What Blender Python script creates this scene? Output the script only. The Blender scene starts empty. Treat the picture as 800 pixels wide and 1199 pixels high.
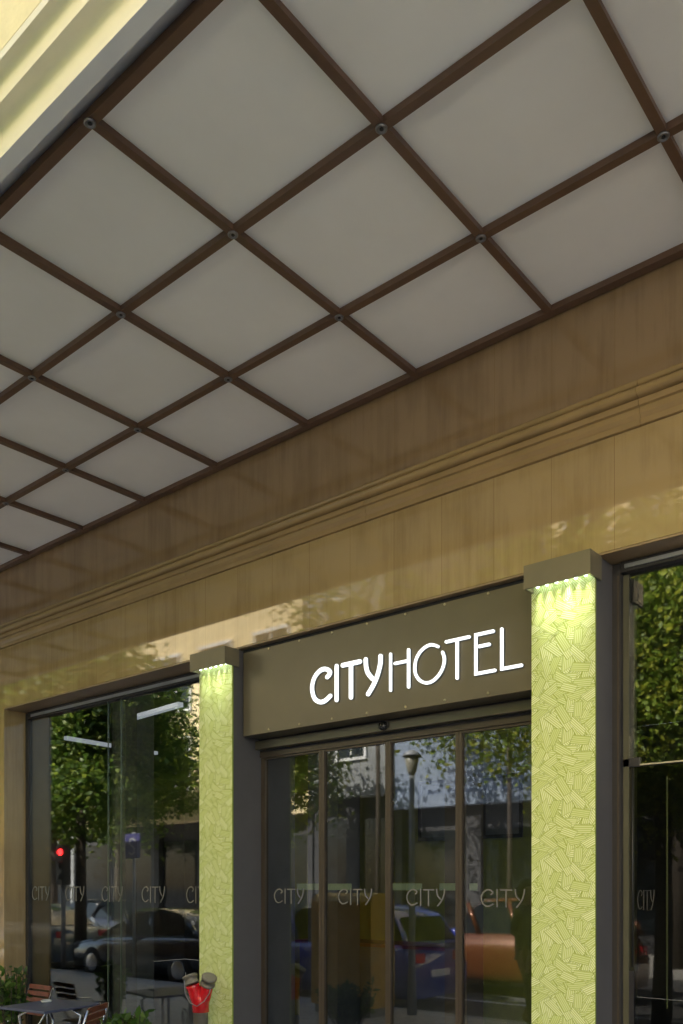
import bpy, bmesh, math, random
from mathutils import Vector, Matrix, noise
R = math.radians
S = bpy.context.scene
COL = S.collection
random.seed(7)

# ------------------------------------------------------------------ materials
def newmat(name):
    m = bpy.data.materials.new(name); m.use_nodes = True
    nt = m.node_tree; b = nt.nodes['Principled BSDF']
    return m, nt, b
def N(nt, t, **kw):
    n = nt.nodes.new(t)
    for k, v in kw.items():
        if k.startswith('_'): setattr(n, k[1:], v)
        else: n.inputs[k.replace('__', ' ')].default_value = v
    return n
def L(nt, a, b): nt.links.new(a, b)
def coords(nt, scale=(1, 1, 1), kind='Object'):
    tc = nt.nodes.new('ShaderNodeTexCoord'); mp = nt.nodes.new('ShaderNodeMapping')
    mp.inputs['Scale'].default_value = scale
    if kind == 'World':
        g = nt.nodes.new('ShaderNodeNewGeometry'); L(nt, g.outputs['Position'], mp.inputs['Vector'])
    else:
        L(nt, tc.outputs[kind], mp.inputs['Vector'])
    return mp.outputs['Vector']
def ramp(nt, fac, stops):
    r = nt.nodes.new('ShaderNodeValToRGB'); e = r.color_ramp.elements
    while len(e) < len(stops): e.new(0.5)
    for i, (p, c) in enumerate(stops):
        e[i].position = p; e[i].color = (*c, 1)
    L(nt, fac, r.inputs['Fac']); return r.outputs['Color']
def plain(name, col, rough=.5, metal=0., var=.12, scale=6., bump=0., bscale=60., coat=0., spec=.5):
    m, nt, b = newmat(name)
    v = coords(nt, kind='World')
    n = N(nt, 'ShaderNodeTexNoise', Scale=scale, Detail=5., Roughness=.6); L(nt, v, n.inputs['Vector'])
    c = ramp(nt, n.outputs['Fac'], [(.3, tuple(x*(1-var) for x in col)), (.7, tuple(min(1, x*(1+var)) for x in col))])
    L(nt, c, b.inputs['Base Color'])
    b.inputs['Roughness'].default_value = rough; b.inputs['Metallic'].default_value = metal
    b.inputs['Coat Weight'].default_value = coat; b.inputs['Specular IOR Level'].default_value = spec
    if bump:
        n2 = N(nt, 'ShaderNodeTexNoise', Scale=bscale, Detail=6.); L(nt, v, n2.inputs['Vector'])
        bp = N(nt, 'ShaderNodeBump', Strength=bump, Distance=.01); L(nt, n2.outputs['Fac'], bp.inputs['Height'])
        L(nt, bp.outputs['Normal'], b.inputs['Normal'])
    return m
def emit(name, col, s):
    m, nt, b = newmat(name)
    b.inputs['Base Color'].default_value = (*col, 1)
    b.inputs['Emission Color'].default_value = (*col, 1); b.inputs['Emission Strength'].default_value = s
    return m

def stone_mat(name='veined_marble', k=(1, 1, 1)):
    m, nt, b = newmat(name)
    # thin upright veins plus a tone for each slab
    v = coords(nt, (7, 7, .9), 'World')
    n1 = N(nt, 'ShaderNodeTexNoise', Scale=1.6, Detail=7., Roughness=.62); L(nt, v, n1.inputs['Vector'])
    v2 = coords(nt, (60, 60, 1.3), 'World')
    n2 = N(nt, 'ShaderNodeTexNoise', Scale=1., Detail=4., Roughness=.6); L(nt, v2, n2.inputs['Vector'])
    v3 = coords(nt, (2, 2, 2), 'World')
    n3 = N(nt, 'ShaderNodeTexNoise', Scale=1.2, Detail=5.); L(nt, v3, n3.inputs['Vector'])
    g = nt.nodes.new('ShaderNodeNewGeometry'); sp = nt.nodes.new('ShaderNodeSeparateXYZ'); L(nt, g.outputs['Position'], sp.inputs[0])
    dv = N(nt, 'ShaderNodeMath', _operation='MULTIPLY_ADD'); L(nt, sp.outputs['X'], dv.inputs[0])
    dv.inputs[1].default_value = 1/.345; dv.inputs[2].default_value = 20.06
    fl = N(nt, 'ShaderNodeMath', _operation='FLOOR'); L(nt, dv.outputs[0], fl.inputs[0])
    wn = N(nt, 'ShaderNodeTexWhiteNoise', _noise_dimensions='1D'); L(nt, fl.outputs[0], wn.inputs['W'])
    fr = N(nt, 'ShaderNodeMath', _operation='FRACT'); L(nt, dv.outputs[0], fr.inputs[0])
    jl = N(nt, 'ShaderNodeMath', _operation='LESS_THAN'); L(nt, fr.outputs[0], jl.inputs[0]); jl.inputs[1].default_value = .008
    def mad(a, k, c):
        x = N(nt, 'ShaderNodeMath', _operation='MULTIPLY_ADD'); L(nt, a, x.inputs[0]); x.inputs[1].default_value = k
        if isinstance(c, float): x.inputs[2].default_value = c
        else: L(nt, c, x.inputs[2])
        return x.outputs[0]
    s = mad(n1.outputs['Fac'], .44, .18)
    s = mad(n2.outputs['Fac'], .13, s)
    s = mad(wn.outputs['Value'], .07, s)
    s = mad(n3.outputs['Fac'], .36, s)
    c = ramp(nt, s, [(p_, tuple(a_*b_ for a_, b_ in zip(c_, k))) for p_, c_ in [(.40, (.200, .132, .066)), (.55, (.285, .197, .095)), (.72, (.38, .272, .135))]])
    mx = N(nt, 'ShaderNodeMix', _data_type='RGBA'); L(nt, jl.outputs[0], mx.inputs['Factor']); L(nt, c, mx.inputs[6])
    mx.inputs[7].default_value = (.24, .155, .07, 1)
    L(nt, mx.outputs[2], b.inputs['Base Color'])
    rr = mad(n3.outputs['Fac'], .06, -.005); L(nt, rr, b.inputs['Roughness'])
    b.inputs['Specular IOR Level'].default_value = .6
    bp = N(nt, 'ShaderNodeBump', Strength=.004, Distance=.01); L(nt, n2.outputs['Fac'], bp.inputs['Height']); L(nt, bp.outputs['Normal'], b.inputs['Normal'])
    return m

def glass_mat(name, tint=(.84, .86, .84), boost=1.0, f0=.105):
    m = bpy.data.materials.new(name); m.use_nodes = True; nt = m.node_tree; nt.nodes.clear()
    o = nt.nodes.new('ShaderNodeOutputMaterial')
    t = N(nt, 'ShaderNodeBsdfTransparent'); t.inputs['Color'].default_value = (*tint, 1)
    g = N(nt, 'ShaderNodeBsdfGlossy', Roughness=.02); g.inputs['Color'].default_value = (boost, boost, boost, 1)
    lw = N(nt, 'ShaderNodeLayerWeight', Blend=.5)
    pw = N(nt, 'ShaderNodeMath', _operation='POWER'); L(nt, lw.outputs['Facing'], pw.inputs[0]); pw.inputs[1].default_value = 5.
    f = N(nt, 'ShaderNodeMath', _operation='MULTIPLY_ADD'); L(nt, pw.outputs[0], f.inputs[0]); f.inputs[1].default_value = 1-f0; f.inputs[2].default_value = f0
    v = coords(nt, (1, 1, 1), 'World')
    n = N(nt, 'ShaderNodeTexNoise', Scale=.9, Detail=1.); L(nt, v, n.inputs['Vector'])
    bp = N(nt, 'ShaderNodeBump', Strength=.012, Distance=.01); L(nt, n.outputs['Fac'], bp.inputs['Height']); L(nt, bp.outputs['Normal'], g.inputs['Normal'])
    mx = N(nt, 'ShaderNodeMixShader'); L(nt, f.outputs[0], mx.inputs[0]); L(nt, t.outputs[0], mx.inputs[1]); L(nt, g.outputs[0], mx.inputs[2])
    L(nt, mx.outputs[0], o.inputs['Surface'])
    return m

def panel_mat():
    """patchwork of hatched strips: u runs along a strip, v across it (both in metres)"""
    m, nt, b = newmat('hatched_green_patch')
    uv = N(nt, 'ShaderNodeUVMap', _uv_map='strip'); sp = nt.nodes.new('ShaderNodeSeparateXYZ'); L(nt, uv.outputs[0], sp.inputs[0])
    w = N(nt, 'ShaderNodeMath', _operation='PINGPONG'); L(nt, sp.outputs['Y'], w.inputs[0]); w.inputs[1].default_value = .0050
    st = N(nt, 'ShaderNodeMath', _operation='GREATER_THAN'); L(nt, w.outputs[0], st.inputs[0]); st.inputs[1].default_value = .0029
    ed = N(nt, 'ShaderNodeUVMap', _uv_map='edge'); se = nt.nodes.new('ShaderNodeSeparateXYZ'); L(nt, ed.outputs[0], se.inputs[0])
    def near(sock):
        a = N(nt, 'ShaderNodeMath', _operation='SUBTRACT'); L(nt, sock, a.inputs[0]); a.inputs[1].default_value = .5
        c = N(nt, 'ShaderNodeMath', _operation='ABSOLUTE'); L(nt, a.outputs[0], c.inputs[0]); return c.outputs[0]
    g1 = N(nt, 'ShaderNodeMath', _operation='GREATER_THAN'); L(nt, near(se.outputs['Y']), g1.inputs[0]); g1.inputs[1].default_value = .462
    g2 = N(nt, 'ShaderNodeMath', _operation='GREATER_THAN'); L(nt, near(se.outputs['X']), g2.inputs[0]); g2.inputs[1].default_value = .484
    gm = N(nt, 'ShaderNodeMath', _operation='MAXIMUM'); L(nt, g1.outputs[0], gm.inputs[0]); L(nt, g2.outputs[0], gm.inputs[1])
    at = N(nt, 'ShaderNodeAttribute', _attribute_name='patch')
    base = ramp(nt, at.outputs['Fac'], [(0, (.46, .535, .145)), (1, (.50, .57, .17))])
    lt = ramp(nt, at.outputs['Fac'], [(0, (.60, .67, .30)), (.6, (.69, .75, .43)), (1, (.79, .83, .58))])
    m1 = N(nt, 'ShaderNodeMix', _data_type='RGBA'); L(nt, st.outputs[0], m1.inputs['Factor']); L(nt, base, m1.inputs[6]); L(nt, lt, m1.inputs[7])
    m2 = N(nt, 'ShaderNodeMix', _data_type='RGBA'); L(nt, gm.outputs[0], m2.inputs['Factor']); L(nt, m1.outputs[2], m2.inputs[6]); m2.inputs[7].default_value = (.23, .31, .035, 1)
    L(nt, m2.outputs[2], b.inputs['Base Color'])
    b.inputs['Roughness'].default_value = .45
    return m

def leaf_mat(name, c0, c1, c2):
    m = bpy.data.materials.new(name); m.use_nodes = True; nt = m.node_tree; nt.nodes.clear()
    o = nt.nodes.new('ShaderNodeOutputMaterial')
    g = nt.nodes.new('ShaderNodeNewGeometry')
    c = ramp(nt, g.outputs['Random Per Island'], [(0, c0), (.55, c1), (1, c2)])
    d = N(nt, 'ShaderNodeBsdfPrincipled', Roughness=.5); L(nt, c, d.inputs['Base Color'])
    t = N(nt, 'ShaderNodeBsdfTranslucent'); L(nt, c, t.inputs['Color'])
    mx = N(nt, 'ShaderNodeMixShader'); mx.inputs[0].default_value = .5
    L(nt, d.outputs[0], mx.inputs[1]); L(nt, t.outputs[0], mx.inputs[2]); L(nt, mx.outputs[0], o.inputs['Surface'])
    return m

def tiles_mat(name, col, joint, size, rough=.7):
    m, nt, b = newmat(name)
    v = coords(nt, (1/size, 1/size, 1/size), 'World')
    br = N(nt, 'ShaderNodeTexBrick', Scale=1., _offset=.5); L(nt, v, br.inputs['Vector'])
    br.inputs['Color1'].default_value = (*col, 1); br.inputs['Color2'].default_value = (*[x*.85 for x in col], 1)
    br.inputs['Mortar'].default_value = (*joint, 1); br.inputs['Mortar Size'].default_value = .02
    br.inputs['Brick Width'].default_value = 1.; br.inputs['Row Height'].default_value = 1.
    L(nt, br.outputs['Color'], b.inputs['Base Color']); b.inputs['Roughness'].default_value = rough
    return m

M = {}
M['stone'] = stone_mat(); M['stone_brown_shaded'] = stone_mat('brown_shaded_marble', (.74, .70, .80))  # darker copy for the top band: weaker light painted in, plus browner hue
M['course'] = plain('moulded_marble', (.31, .21, .10), .25, var=.10, scale=3)
M['soffit_stone'] = plain('soffit_stone', (.27, .19, .11), .35)
M['ceil'] = plain('frosted_panel', (.88, .885, .90), .5, var=.04, scale=1.6)
nt_ = M['ceil'].node_tree; b_ = nt_.nodes['Principled BSDF']; src_ = b_.inputs['Base Color'].links[0].from_socket
oi_ = nt_.nodes.new('ShaderNodeObjectInfo'); mr_ = N(nt_, 'ShaderNodeMapRange'); mr_.inputs['To Min'].default_value = .94; mr_.inputs['To Max'].default_value = 1.0
L(nt_, oi_.outputs['Random'], mr_.inputs['Value']); vm_ = N(nt_, 'ShaderNodeVectorMath', _operation='SCALE'); L(nt_, src_, vm_.inputs[0]); L(nt_, mr_.outputs[0], vm_.inputs['Scale']); L(nt_, vm_.outputs[0], b_.inputs['Base Color'])
M['soffit_sky_tint'] = plain('soffit_sky_tint', (.80, .82, .88), .6, var=.03)  # cornice paint repeated cooler on its underside: bluish sky light put in the colour
M['beam'] = plain('brown_metal', (.118, .066, .043), .36, var=.10, scale=14, bump=.02)
M['dark'] = plain('dark_bronze', (.030, .028, .030), .45)
M['gap'] = plain('black_gap', (.012, .012, .016), .7)
M['sign'] = plain('olive_brown_metal', (.140, .120, .083), .38, metal=.25, var=.06, scale=3, bump=.015, bscale=20)
M['cap'] = plain('cap_metal', (.185, .160, .105), .45, metal=.2, var=.05)
M['pillar'] = plain('grey_anthracite', (.085, .082, .088), .55, var=.06)
M['frame'] = plain('door_bronze', (.078, .062, .047), .38, metal=.35, var=.08)
M['operator'] = plain('operator_cover', (.115, .105, .075), .33, metal=.4, var=.06)
M['steelstrip'] = plain('aluminium', (.42, .44, .50), .35, metal=.6)
M['plaster'] = plain('cream_plaster', (.78, .70, .47), .8, var=.06, scale=9, bump=.35, bscale=34)
M['cornice'] = plain('cornice_paint', (.75, .72, .61), .6, var=.03, bump=.03)
M['glass'] = glass_mat('window_glass')
M['doorglass'] = glass_mat('door_leaf_glass', tint=(.72, .74, .75), f0=.082)
M['letter'] = emit('neon_white', (.93, .97, 1.), .27)
M['rim'] = plain('letter_rim', (.10, .12, .14), .4)
M['bolt'] = plain('bolt_steel', (.22, .22, .24), .35, metal=.8)
M['screw'] = plain('brass_screw', (.45, .38, .25), .3, metal=.9)
M['panel'] = panel_mat()
M['etch'] = plain('etched_letters', (.17, .17, .16), .8)
M['frost'] = plain('frosted_strip', (.36, .45, .26), .7)
M['led'] = emit('led_white', (.85, 1., .78), 1.5)
M['tube'] = emit('tube_light', (.80, .85, 1.), .085)
M['inner'] = plain('interior_dark', (.09, .09, .088), .8)
M['innerfloor'] = plain('interior_floor', (.14, .13, .12), .3)
M['green_wall'] = plain('olive_wall', (.26, .28, .06), .7)
M['inner_brown'] = plain('inner_brown', (.14, .115, .075), .7)
M['inner_grey'] = plain('inner_grey', (.13, .14, .16), .7)
M['wood'] = plain('red_wood', (.20, .058, .028), .42, var=.3, scale=20)
M['table'] = plain('table_top', (.090, .098, .150), .38, var=.08)
M['chrome'] = plain('chrome', (.55, .56, .6), .22, metal=1.)
M['red'] = plain('red_enamel', (.60, .012, .018), .22, var=.05, coat=.6)
M['capgrey'] = plain('cap_grey', (.17, .15, .12), .5, metal=.3)
M['pipe'] = plain('grey_pipe', (.19, .17, .14), .55)
M['clear'] = plain('ashtray_glass', (.50, .52, .52), .08)
M['terracotta'] = plain('planter', (.07, .065, .06), .6)
M['bark'] = plain('bark', (.05, .038, .028), .9, var=.3, scale=12, bump=.4)
M['asphalt'] = plain('asphalt', (.055, .055, .058), .85, var=.2, scale=3)
M['paving'] = tiles_mat('paving', (.50, .48, .45), (.14, .13, .12), .4)
M['kerb'] = plain('kerb_stone', (.38, .37, .35), .8)
M['paint'] = plain('road_paint', (.75, .75, .72), .7)
M['tyre'] = plain('tyre', (.015, .015, .016), .8)
M['carglass'] = plain('car_glass', (.012, .016, .02), .06, var=.05)
M['black'] = plain('black_plastic', (.012, .012, .013), .5)
M['leafA'] = leaf_mat('leaf_green', (.055, .115, .016), (.12, .20, .028), (.25, .31, .045))
M['leafB'] = leaf_mat('leaf_yellow_green', (.08, .14, .016), (.19, .27, .03), (.40, .40, .05))
M['leafC'] = leaf_mat('leaf_shrub', (.035, .08, .012), (.07, .14, .02), (.14, .22, .035))
M['yellow'] = plain('yellow_paint', (.62, .36, .03), .45)
M['lampgrey'] = plain('lamp_grey', (.24, .25, .27), .5)
M['lampglass'] = plain('lamp_glass', (.25, .24, .20), .3)
M['redlamp'] = emit('red_signal', (1, .02, .02), 5.)
M['bluesign'] = plain('parking_blue', (.035, .035, .13), .5)
M['white'] = plain('white_paint', (.78, .78, .78), .5)
M['skin'] = plain('skin', (.42, .24, .16), .55)
M['hair'] = plain('hair', (.02, .014, .01), .6)
M['cloth_dark'] = plain('cloth_dark', (.025, .025, .035), .85)
M['cloth_tan'] = plain('cloth_tan', (.22, .12, .07), .85)

# ------------------------------------------------------------------ mesh helpers
def link(name, me, m, parent=None, smooth=False):
    if not isinstance(m, (list, tuple)): m = [m]
    for x in m: me.materials.append(x)
    if smooth:
        for p in me.polygons: p.use_smooth = True
    o = bpy.data.objects.new(name, me); COL.objects.link(o)
    if parent:
        o.parent = parent
        o.matrix_parent_inverse = Matrix.Identity(4)
        # all geometry is given in the frame of the thing's own origin
    return o
def tomesh(bm, name):
    me = bpy.data.meshes.new(name); bmesh.ops.recalc_face_normals(bm, faces=bm.faces[:]); bm.to_mesh(me); bm.free(); return me
def obj(name, bm, m, parent=None, smooth=False): return link(name, tomesh(bm, name), m, parent, smooth)
def tag(o, label, cat, group=None, kind=None):
    o['label'] = label; o['category'] = cat
    if group: o['group'] = group
    if kind: o['kind'] = kind
    return o
def thing(name, label, cat, loc=(0, 0, 0), rz=0, group=None):
    o = bpy.data.objects.new(name, None); COL.objects.link(o); o.location = loc; o.rotation_euler = (0, 0, rz)
    return tag(o, label, cat, group)
def struct(o): o['kind'] = 'structure'; return o
def BM(): return bmesh.new()
def bx(bm, x0, x1, y0, y1, z0, z1, bev=0, mi=0):
    r = bmesh.ops.create_cube(bm, size=1)
    for v in r['verts']:
        v.co = Vector(((x0+x1)/2+v.co.x*(x1-x0), (y0+y1)/2+v.co.y*(y1-y0), (z0+z1)/2+v.co.z*(z1-z0)))
    fs = set(f for v in r['verts'] for f in v.link_faces)
    for f in fs: f.material_index = mi
    if bev:
        es = list(set(e for v in r['verts'] for e in v.link_edges))
        bmesh.ops.bevel(bm, geom=es, offset=bev, segments=2, affect='EDGES', profile=.7)
def box(name, m, parent, *a, bev=0):
    bm = BM(); bx(bm, *a, bev=bev); return obj(name, bm, m, parent)
def tube(bm, pts, r, seg=10, caps=True, mi=0):
    pts = [Vector(p) for p in pts]; rs = r if isinstance(r, (list, tuple)) else [r]*len(pts)
    rings = []
    up = None
    for i, p in enumerate(pts):
        d = (pts[min(i+1, len(pts)-1)]-pts[max(i-1, 0)]).normalized()
        if up is None: up = d.orthogonal().normalized()
        else: up = (up-d*up.dot(d)).normalized()
        s = d.cross(up)
        rings.append([bm.verts.new(p+(up*math.cos(a)+s*math.sin(a))*rs[i]) for a in [2*math.pi*k/seg for k in range(seg)]])
    for a, b in zip(rings, rings[1:]):
        for k in range(seg):
            f = bm.faces.new((a[k], a[(k+1) % seg], b[(k+1) % seg], b[k])); f.material_index = mi; f.smooth = True
    if caps:
        f = bm.faces.new(rings[0][::-1]); f.material_index = mi
        f = bm.faces.new(rings[-1]); f.material_index = mi
def lathe(bm, prof, seg=24, c=(0, 0, 0), axis='Z', mi=0):
    rings = []
    for r, h in prof:
        ring = []
        for k in range(seg):
            a = 2*math.pi*k/seg
            p = (r*math.cos(a), r*math.sin(a), h) if axis == 'Z' else (r*math.cos(a), h, r*math.sin(a))
            ring.append(bm.verts.new((c[0]+p[0], c[1]+p[1], c[2]+p[2])))
        rings.append(ring)
    for a, b in zip(rings, rings[1:]):
        for k in range(seg):
            f = bm.faces.new((a[k], a[(k+1) % seg], b[(k+1) % seg], b[k])); f.material_index = mi; f.smooth = True
    bm.faces.new(rings[0][::-1]).material_index = mi; bm.faces.new(rings[-1]).material_index = mi
def extrude_profile(bm, prof, x0, x1, smooth=False):
    """prof = closed list of (y,z); runs along x"""
    a = [bm.verts.new((x0, y, z)) for y, z in prof]; b = [bm.verts.new((x1, y, z)) for y, z in prof]
    n = len(prof)
    for k in range(n):
        bm.faces.new((a[k], a[(k+1) % n], b[(k+1) % n], b[k]))
    bm.faces.new(a[::-1]); bm.faces.new(b)
def stroke(bm, pts, r, yf, yb, seg=7, sx=1.0):
    """flat stroke with round ends in the x-z plane, from depth yf (front) to yb (back)"""
    P = [Vector((p[0], p[1])) for p in pts]
    left, right = [], []
    def nrm(i):
        if i == 0: d = P[1]-P[0]
        elif i == len(P)-1: d = P[-1]-P[-2]
        else:
            d1 = (P[i]-P[i-1]).normalized(); d2 = (P[i+1]-P[i]).normalized(); d = d1+d2
            n = Vector((-d.y, d.x)).normalized(); k = 1/max(.5, n.dot(Vector((-d1.y, d1.x)))); return n*k
        d.normalize(); return Vector((-d.y, d.x))
    for i, p in enumerate(P):
        n = nrm(i)*r; left.append(p+n); right.append(p-n)
    def cap(c, start, sgn):
        a0 = math.atan2((start-c).y, (start-c).x)
        return [c+Vector((math.cos(a0+sgn*math.pi*k/seg), math.sin(a0+sgn*math.pi*k/seg)))*r for k in range(1, seg)]
    F = [bm.verts.new((a.x, yf, a.y)) for a in left]; G = [bm.verts.new((a.x, yf, a.y)) for a in right]
    for i in range(len(P)-1): bm.faces.new((F[i], F[i+1], G[i+1], G[i]))
    ce = [bm.verts.new((a.x, yf, a.y)) for a in cap(P[-1], left[-1], -1)]
    cs = [bm.verts.new((a.x, yf, a.y)) for a in cap(P[0], right[0], -1)]
    bm.faces.new([F[-1]]+ce+[G[-1]]); bm.faces.new([G[0]]+cs+[F[0]])
    loop = F+ce+G[::-1]+cs
    B = [bm.verts.new((v.co.x, yb, v.co.z)) for v in loop]
    n = len(loop)
    for k in range(n): bm.faces.new((loop[k], B[k], B[(k+1) % n], loop[(k+1) % n]))

def copy_tree(root, loc=None, rz=None, label=None):
    r = root.copy(); COL.objects.link(r)
    if loc is not None: r.location = loc
    if rz is not None: r.rotation_euler = (0, 0, rz)
    if label: r['label'] = label
    def rec(a, b):
        for ch in a.children:
            c = ch.copy(); COL.objects.link(c); c.parent = b; rec(ch, c)
    rec(root, r); return r

# ------------------------------------------------------------------ ground and street
def slab_obj(name, m, *a): return struct(box(name, m, None, *a))
slab_obj('pavement', M['paving'], -60, 40, -5.0, .60, -.14, 0)
slab_obj('kerb', M['kerb'], -60, 40, -5.16, -5.004, -.14, .004)
slab_obj('road', M['asphalt'], -60, 40, -12.6, -5.164, -.2, -.12)
slab_obj('far_kerb', M['kerb'], -60, 40, -12.76, -12.604, -.14, .004)
slab_obj('far_pavement', M['paving'], -60, 40, -17.0, -12.764, -.14, 0)
bm = BM(); bx(bm, -400, 400, -400, 400, -.6, -.3); struct(obj('ground', bm, M['asphalt']))
bm = BM()
for k in range(22): bx(bm, -55+k*4, -53.4+k*4, -9.35, -9.23, -.118, -.114)
bx(bm, -60, 40, -7.32, -7.22, -.118, -.114)
struct(obj('road_marking', bm, M['paint']))

# ------------------------------------------------------------------ hotel building
HEAD = 3.415
hotel = thing('hotel_building', 'brown marble hotel front with dark glass doors and shop windows under the white canopy', 'building')
# veined stone wall above the opening, piers on each side
bm = BM()
bx(bm, -24, 14, 0, .30, HEAD, 3.985)
bx(bm, -24, -7.742, 0, .22, 0, HEAD-.001)
obj('stone_wall', bm, M['stone'], hotel)
bm = BM(); bx(bm, -24, 14, .006, .30, 4.205, 4.80); obj('upper_stone_band', bm, M['stone_brown_shaded'], hotel)
# string course: two rolls and fascias
prof = [(.0, 3.988), (-.014, 3.990), (-.014, 4.018), (-.006, 4.022), (-.018, 4.045), (-.020, 4.072), (-.036, 4.076), (-.036, 4.106)]
def roll(cy, cz, r, n=8): return [(cy-r*math.cos(a)*1.0, cz+r*math.sin(a)) for a in [(-math.pi/2)+math.pi*k/n for k in range(n+1)]]
prof += [(-.020, 4.110)] + roll(-.046, 4.137, .024) + [(-.018, 4.164)] + roll(-.034, 4.184, .018) + [(-.010, 4.205), (.05, 4.205), (.05, 3.988)]
bm = BM(); x = -24
for k in range(21):
    extrude_profile(bm, prof, x, x+1.72); x += 1.7225
obj('string_course', bm, M['course'], hotel)
bm = BM(); bx(bm, -7.742, 14, .0015, .225, HEAD-.012, HEAD-.0015); obj('opening_soffit', bm, M['soffit_stone'], hotel)
# joint lines drawn in relief: dark line at foot of the string course is the shadow of its lowest fillet

# interior shell
box('interior_floor', M['innerfloor'], hotel, -16, 6, .602, 9, -.14, -.002)
box('interior_ceiling', M['inner'], hotel, -16, 6, .31, 9, 4.2, 4.3)
box('back_wall', M['inner'], hotel, -16, 6, 9.001, 9.2, 0, 4.2)
box('inner_side_wall', M['inner'], hotel, -16.2, -16.001, .3, 9.2, 0, 4.2)
box('inner_side_wall', M['inner'], hotel, 6.001, 6.2, .3, 9.2, 0, 4.2)
box('olive_wall', M['green_wall'], hotel, -9.6, -4.3, 4.2, 4.3, 0, 4.19)
box('interior_column', M['inner_grey'], hotel, -6.75, -6.3, 3.2, 3.6, 0, 4.19)
box('interior_column', M['inner_grey'], hotel, -8.6, -8.25, 1.8, 2.15, 0, 4.19)
box('interior_column', M['inner_brown'], hotel, -4.6, -4.35, 2.8, 3.1, 0, 4.19)
box('window_return', M['inner_brown'], hotel, -7.95, -7.742, .26, .47, 0, HEAD-.02)
box('lobby_screen', M['inner_grey'], hotel, -4.60, -4.53, .31, .62, 0, 2.9)
box('entry_return', M['inner_brown'], hotel, -2.12, -1.90, .33, .42, 0, 3.3)
# shell of the hotel above and behind
box('party_wall', M['plaster'], hotel, -24, -16.21, .301, 9.2, 0, 4.7)
box('party_wall', M['plaster'], hotel, 6.21, 14, .301, 9.2, 0, 4.7)
bm = BM(); bx(bm, -24, 14, -2.495, 10, 4.962, 5.7); obj('upper_wall', bm, M['plaster'], hotel)

# pillars with patchwork panel
def strips(seed, W=.35, H=.372):
    rnd = random.Random(seed); out = []
    # background coverage in rows, then strips laid over one another
    for k in range(80):
        cx, cz = rnd.uniform(0, W), rnd.uniform(0, H)
        if k < 42: cx = ((k % 6)+.5)*W/6+rnd.uniform(-.01, .01); cz = ((k//6)+.5)*H/7+rnd.uniform(-.01, .01)
        a = rnd.choice([-75, -62, -50, -35, -20, -8, 8, 20, 32, 50, 62, 80, 88])+rnd.uniform(-6, 6)
        l = rnd.uniform(.072, .118) if k >= 42 else .11; w = rnd.uniform(.034, .050) if k >= 42 else .07
        out.append((cx, cz, R(a), l, w, rnd.uniform(-.3, .3), rnd.random()))
    return out
def patch_panel(x0, x1, z0, z1, y, parent, seed):
    bm = BM(); uv = bm.loops.layers.uv.new('strip'); ue = bm.loops.layers.uv.new('edge'); pa = bm.faces.layers.float.new('patch')
    P = strips(seed); W, H = .35, .372
    from mathutils.geometry import intersect_line_line_2d
    def clip(poly):
        def cut(poly, ax, lim, keep_gt):
            res = []
            for i in range(len(poly)):
                a, b = poly[i], poly[(i+1) % len(poly)]
                ina = (a[ax] >= lim) if keep_gt else (a[ax] <= lim); inb = (b[ax] >= lim) if keep_gt else (b[ax] <= lim)
                if ina: res.append(a)
                if ina != inb:
                    t = (lim-a[ax])/(b[ax]-a[ax]); res.append(tuple(a[q]+(b[q]-a[q])*t for q in range(len(a))))
            return res
        for ax, lim, g in ((0, x0, True), (0, x1, False), (1, z0, True), (1, z1, False)):
            if len(poly) < 3: return []
            poly = cut(poly, ax, lim, g)
        return poly if len(poly) >= 3 else []
    n = len(P)
    for i, (cx, cz, a, l, w, sk, val) in enumerate(P):
        for kx in (-1, 0, 1):
            for kz in range(-1, int((z1-z0)/H)+2):
                ox, oz = x0+cx+kx*W, z0+cz+kz*H
                if ox < x0-.1 or ox > x1+.1: continue
                ca, sa = math.cos(a), math.sin(a); q = []
                for u, v in ((-.5, -.5), (.5, -.5), (.5, .5), (-.5, .5)):
                    du = u*l+v*w*sk*2; dv = v*w
                    q.append((ox+du*ca-dv*sa, oz+du*sa+dv*ca, du, dv, u+.5, v+.5))
                q = clip(q)
                if not q: continue
                yy = y-.000012*(i+1)
                vs = [bm.verts.new((p[0], yy, p[1])) for p in q]
                try: f = bm.faces.new(vs)
                except ValueError: continue
                f[pa] = val
                for lp, p in zip(f.loops, q):
                    lp[uv].uv = (p[2], p[3]+.0007*(i % 5)); lp[ue].uv = (p[4], p[5])
    bx(bm, x0, x1, y, y+.012, z0, z1)
    me = bpy.data.meshes.new('patterned_panel')
    bm.normal_update()
    for f in bm.faces:
        if len(f.verts) and abs(f.normal.y) > .9 and f.normal.y > 0 and f.calc_center_median().y < y-.00001: f.normal_flip()
    bm.to_mesh(me); bm.free()
    return link('patterned_panel', me, M['panel'], parent)
PIL = [(-4.845, -4.495, .0), (-2.172, -1.819, .0)]
for i, (x0, x1, _) in enumerate(PIL):
    p = box('pillar', M['pillar'], hotel, x0+.004, x1, -.048, .224 if i == 0 else .15, 0, HEAD-.02)
    patch_panel(x0, x1, 0, 3.30, -.0605, p, 11)

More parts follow.
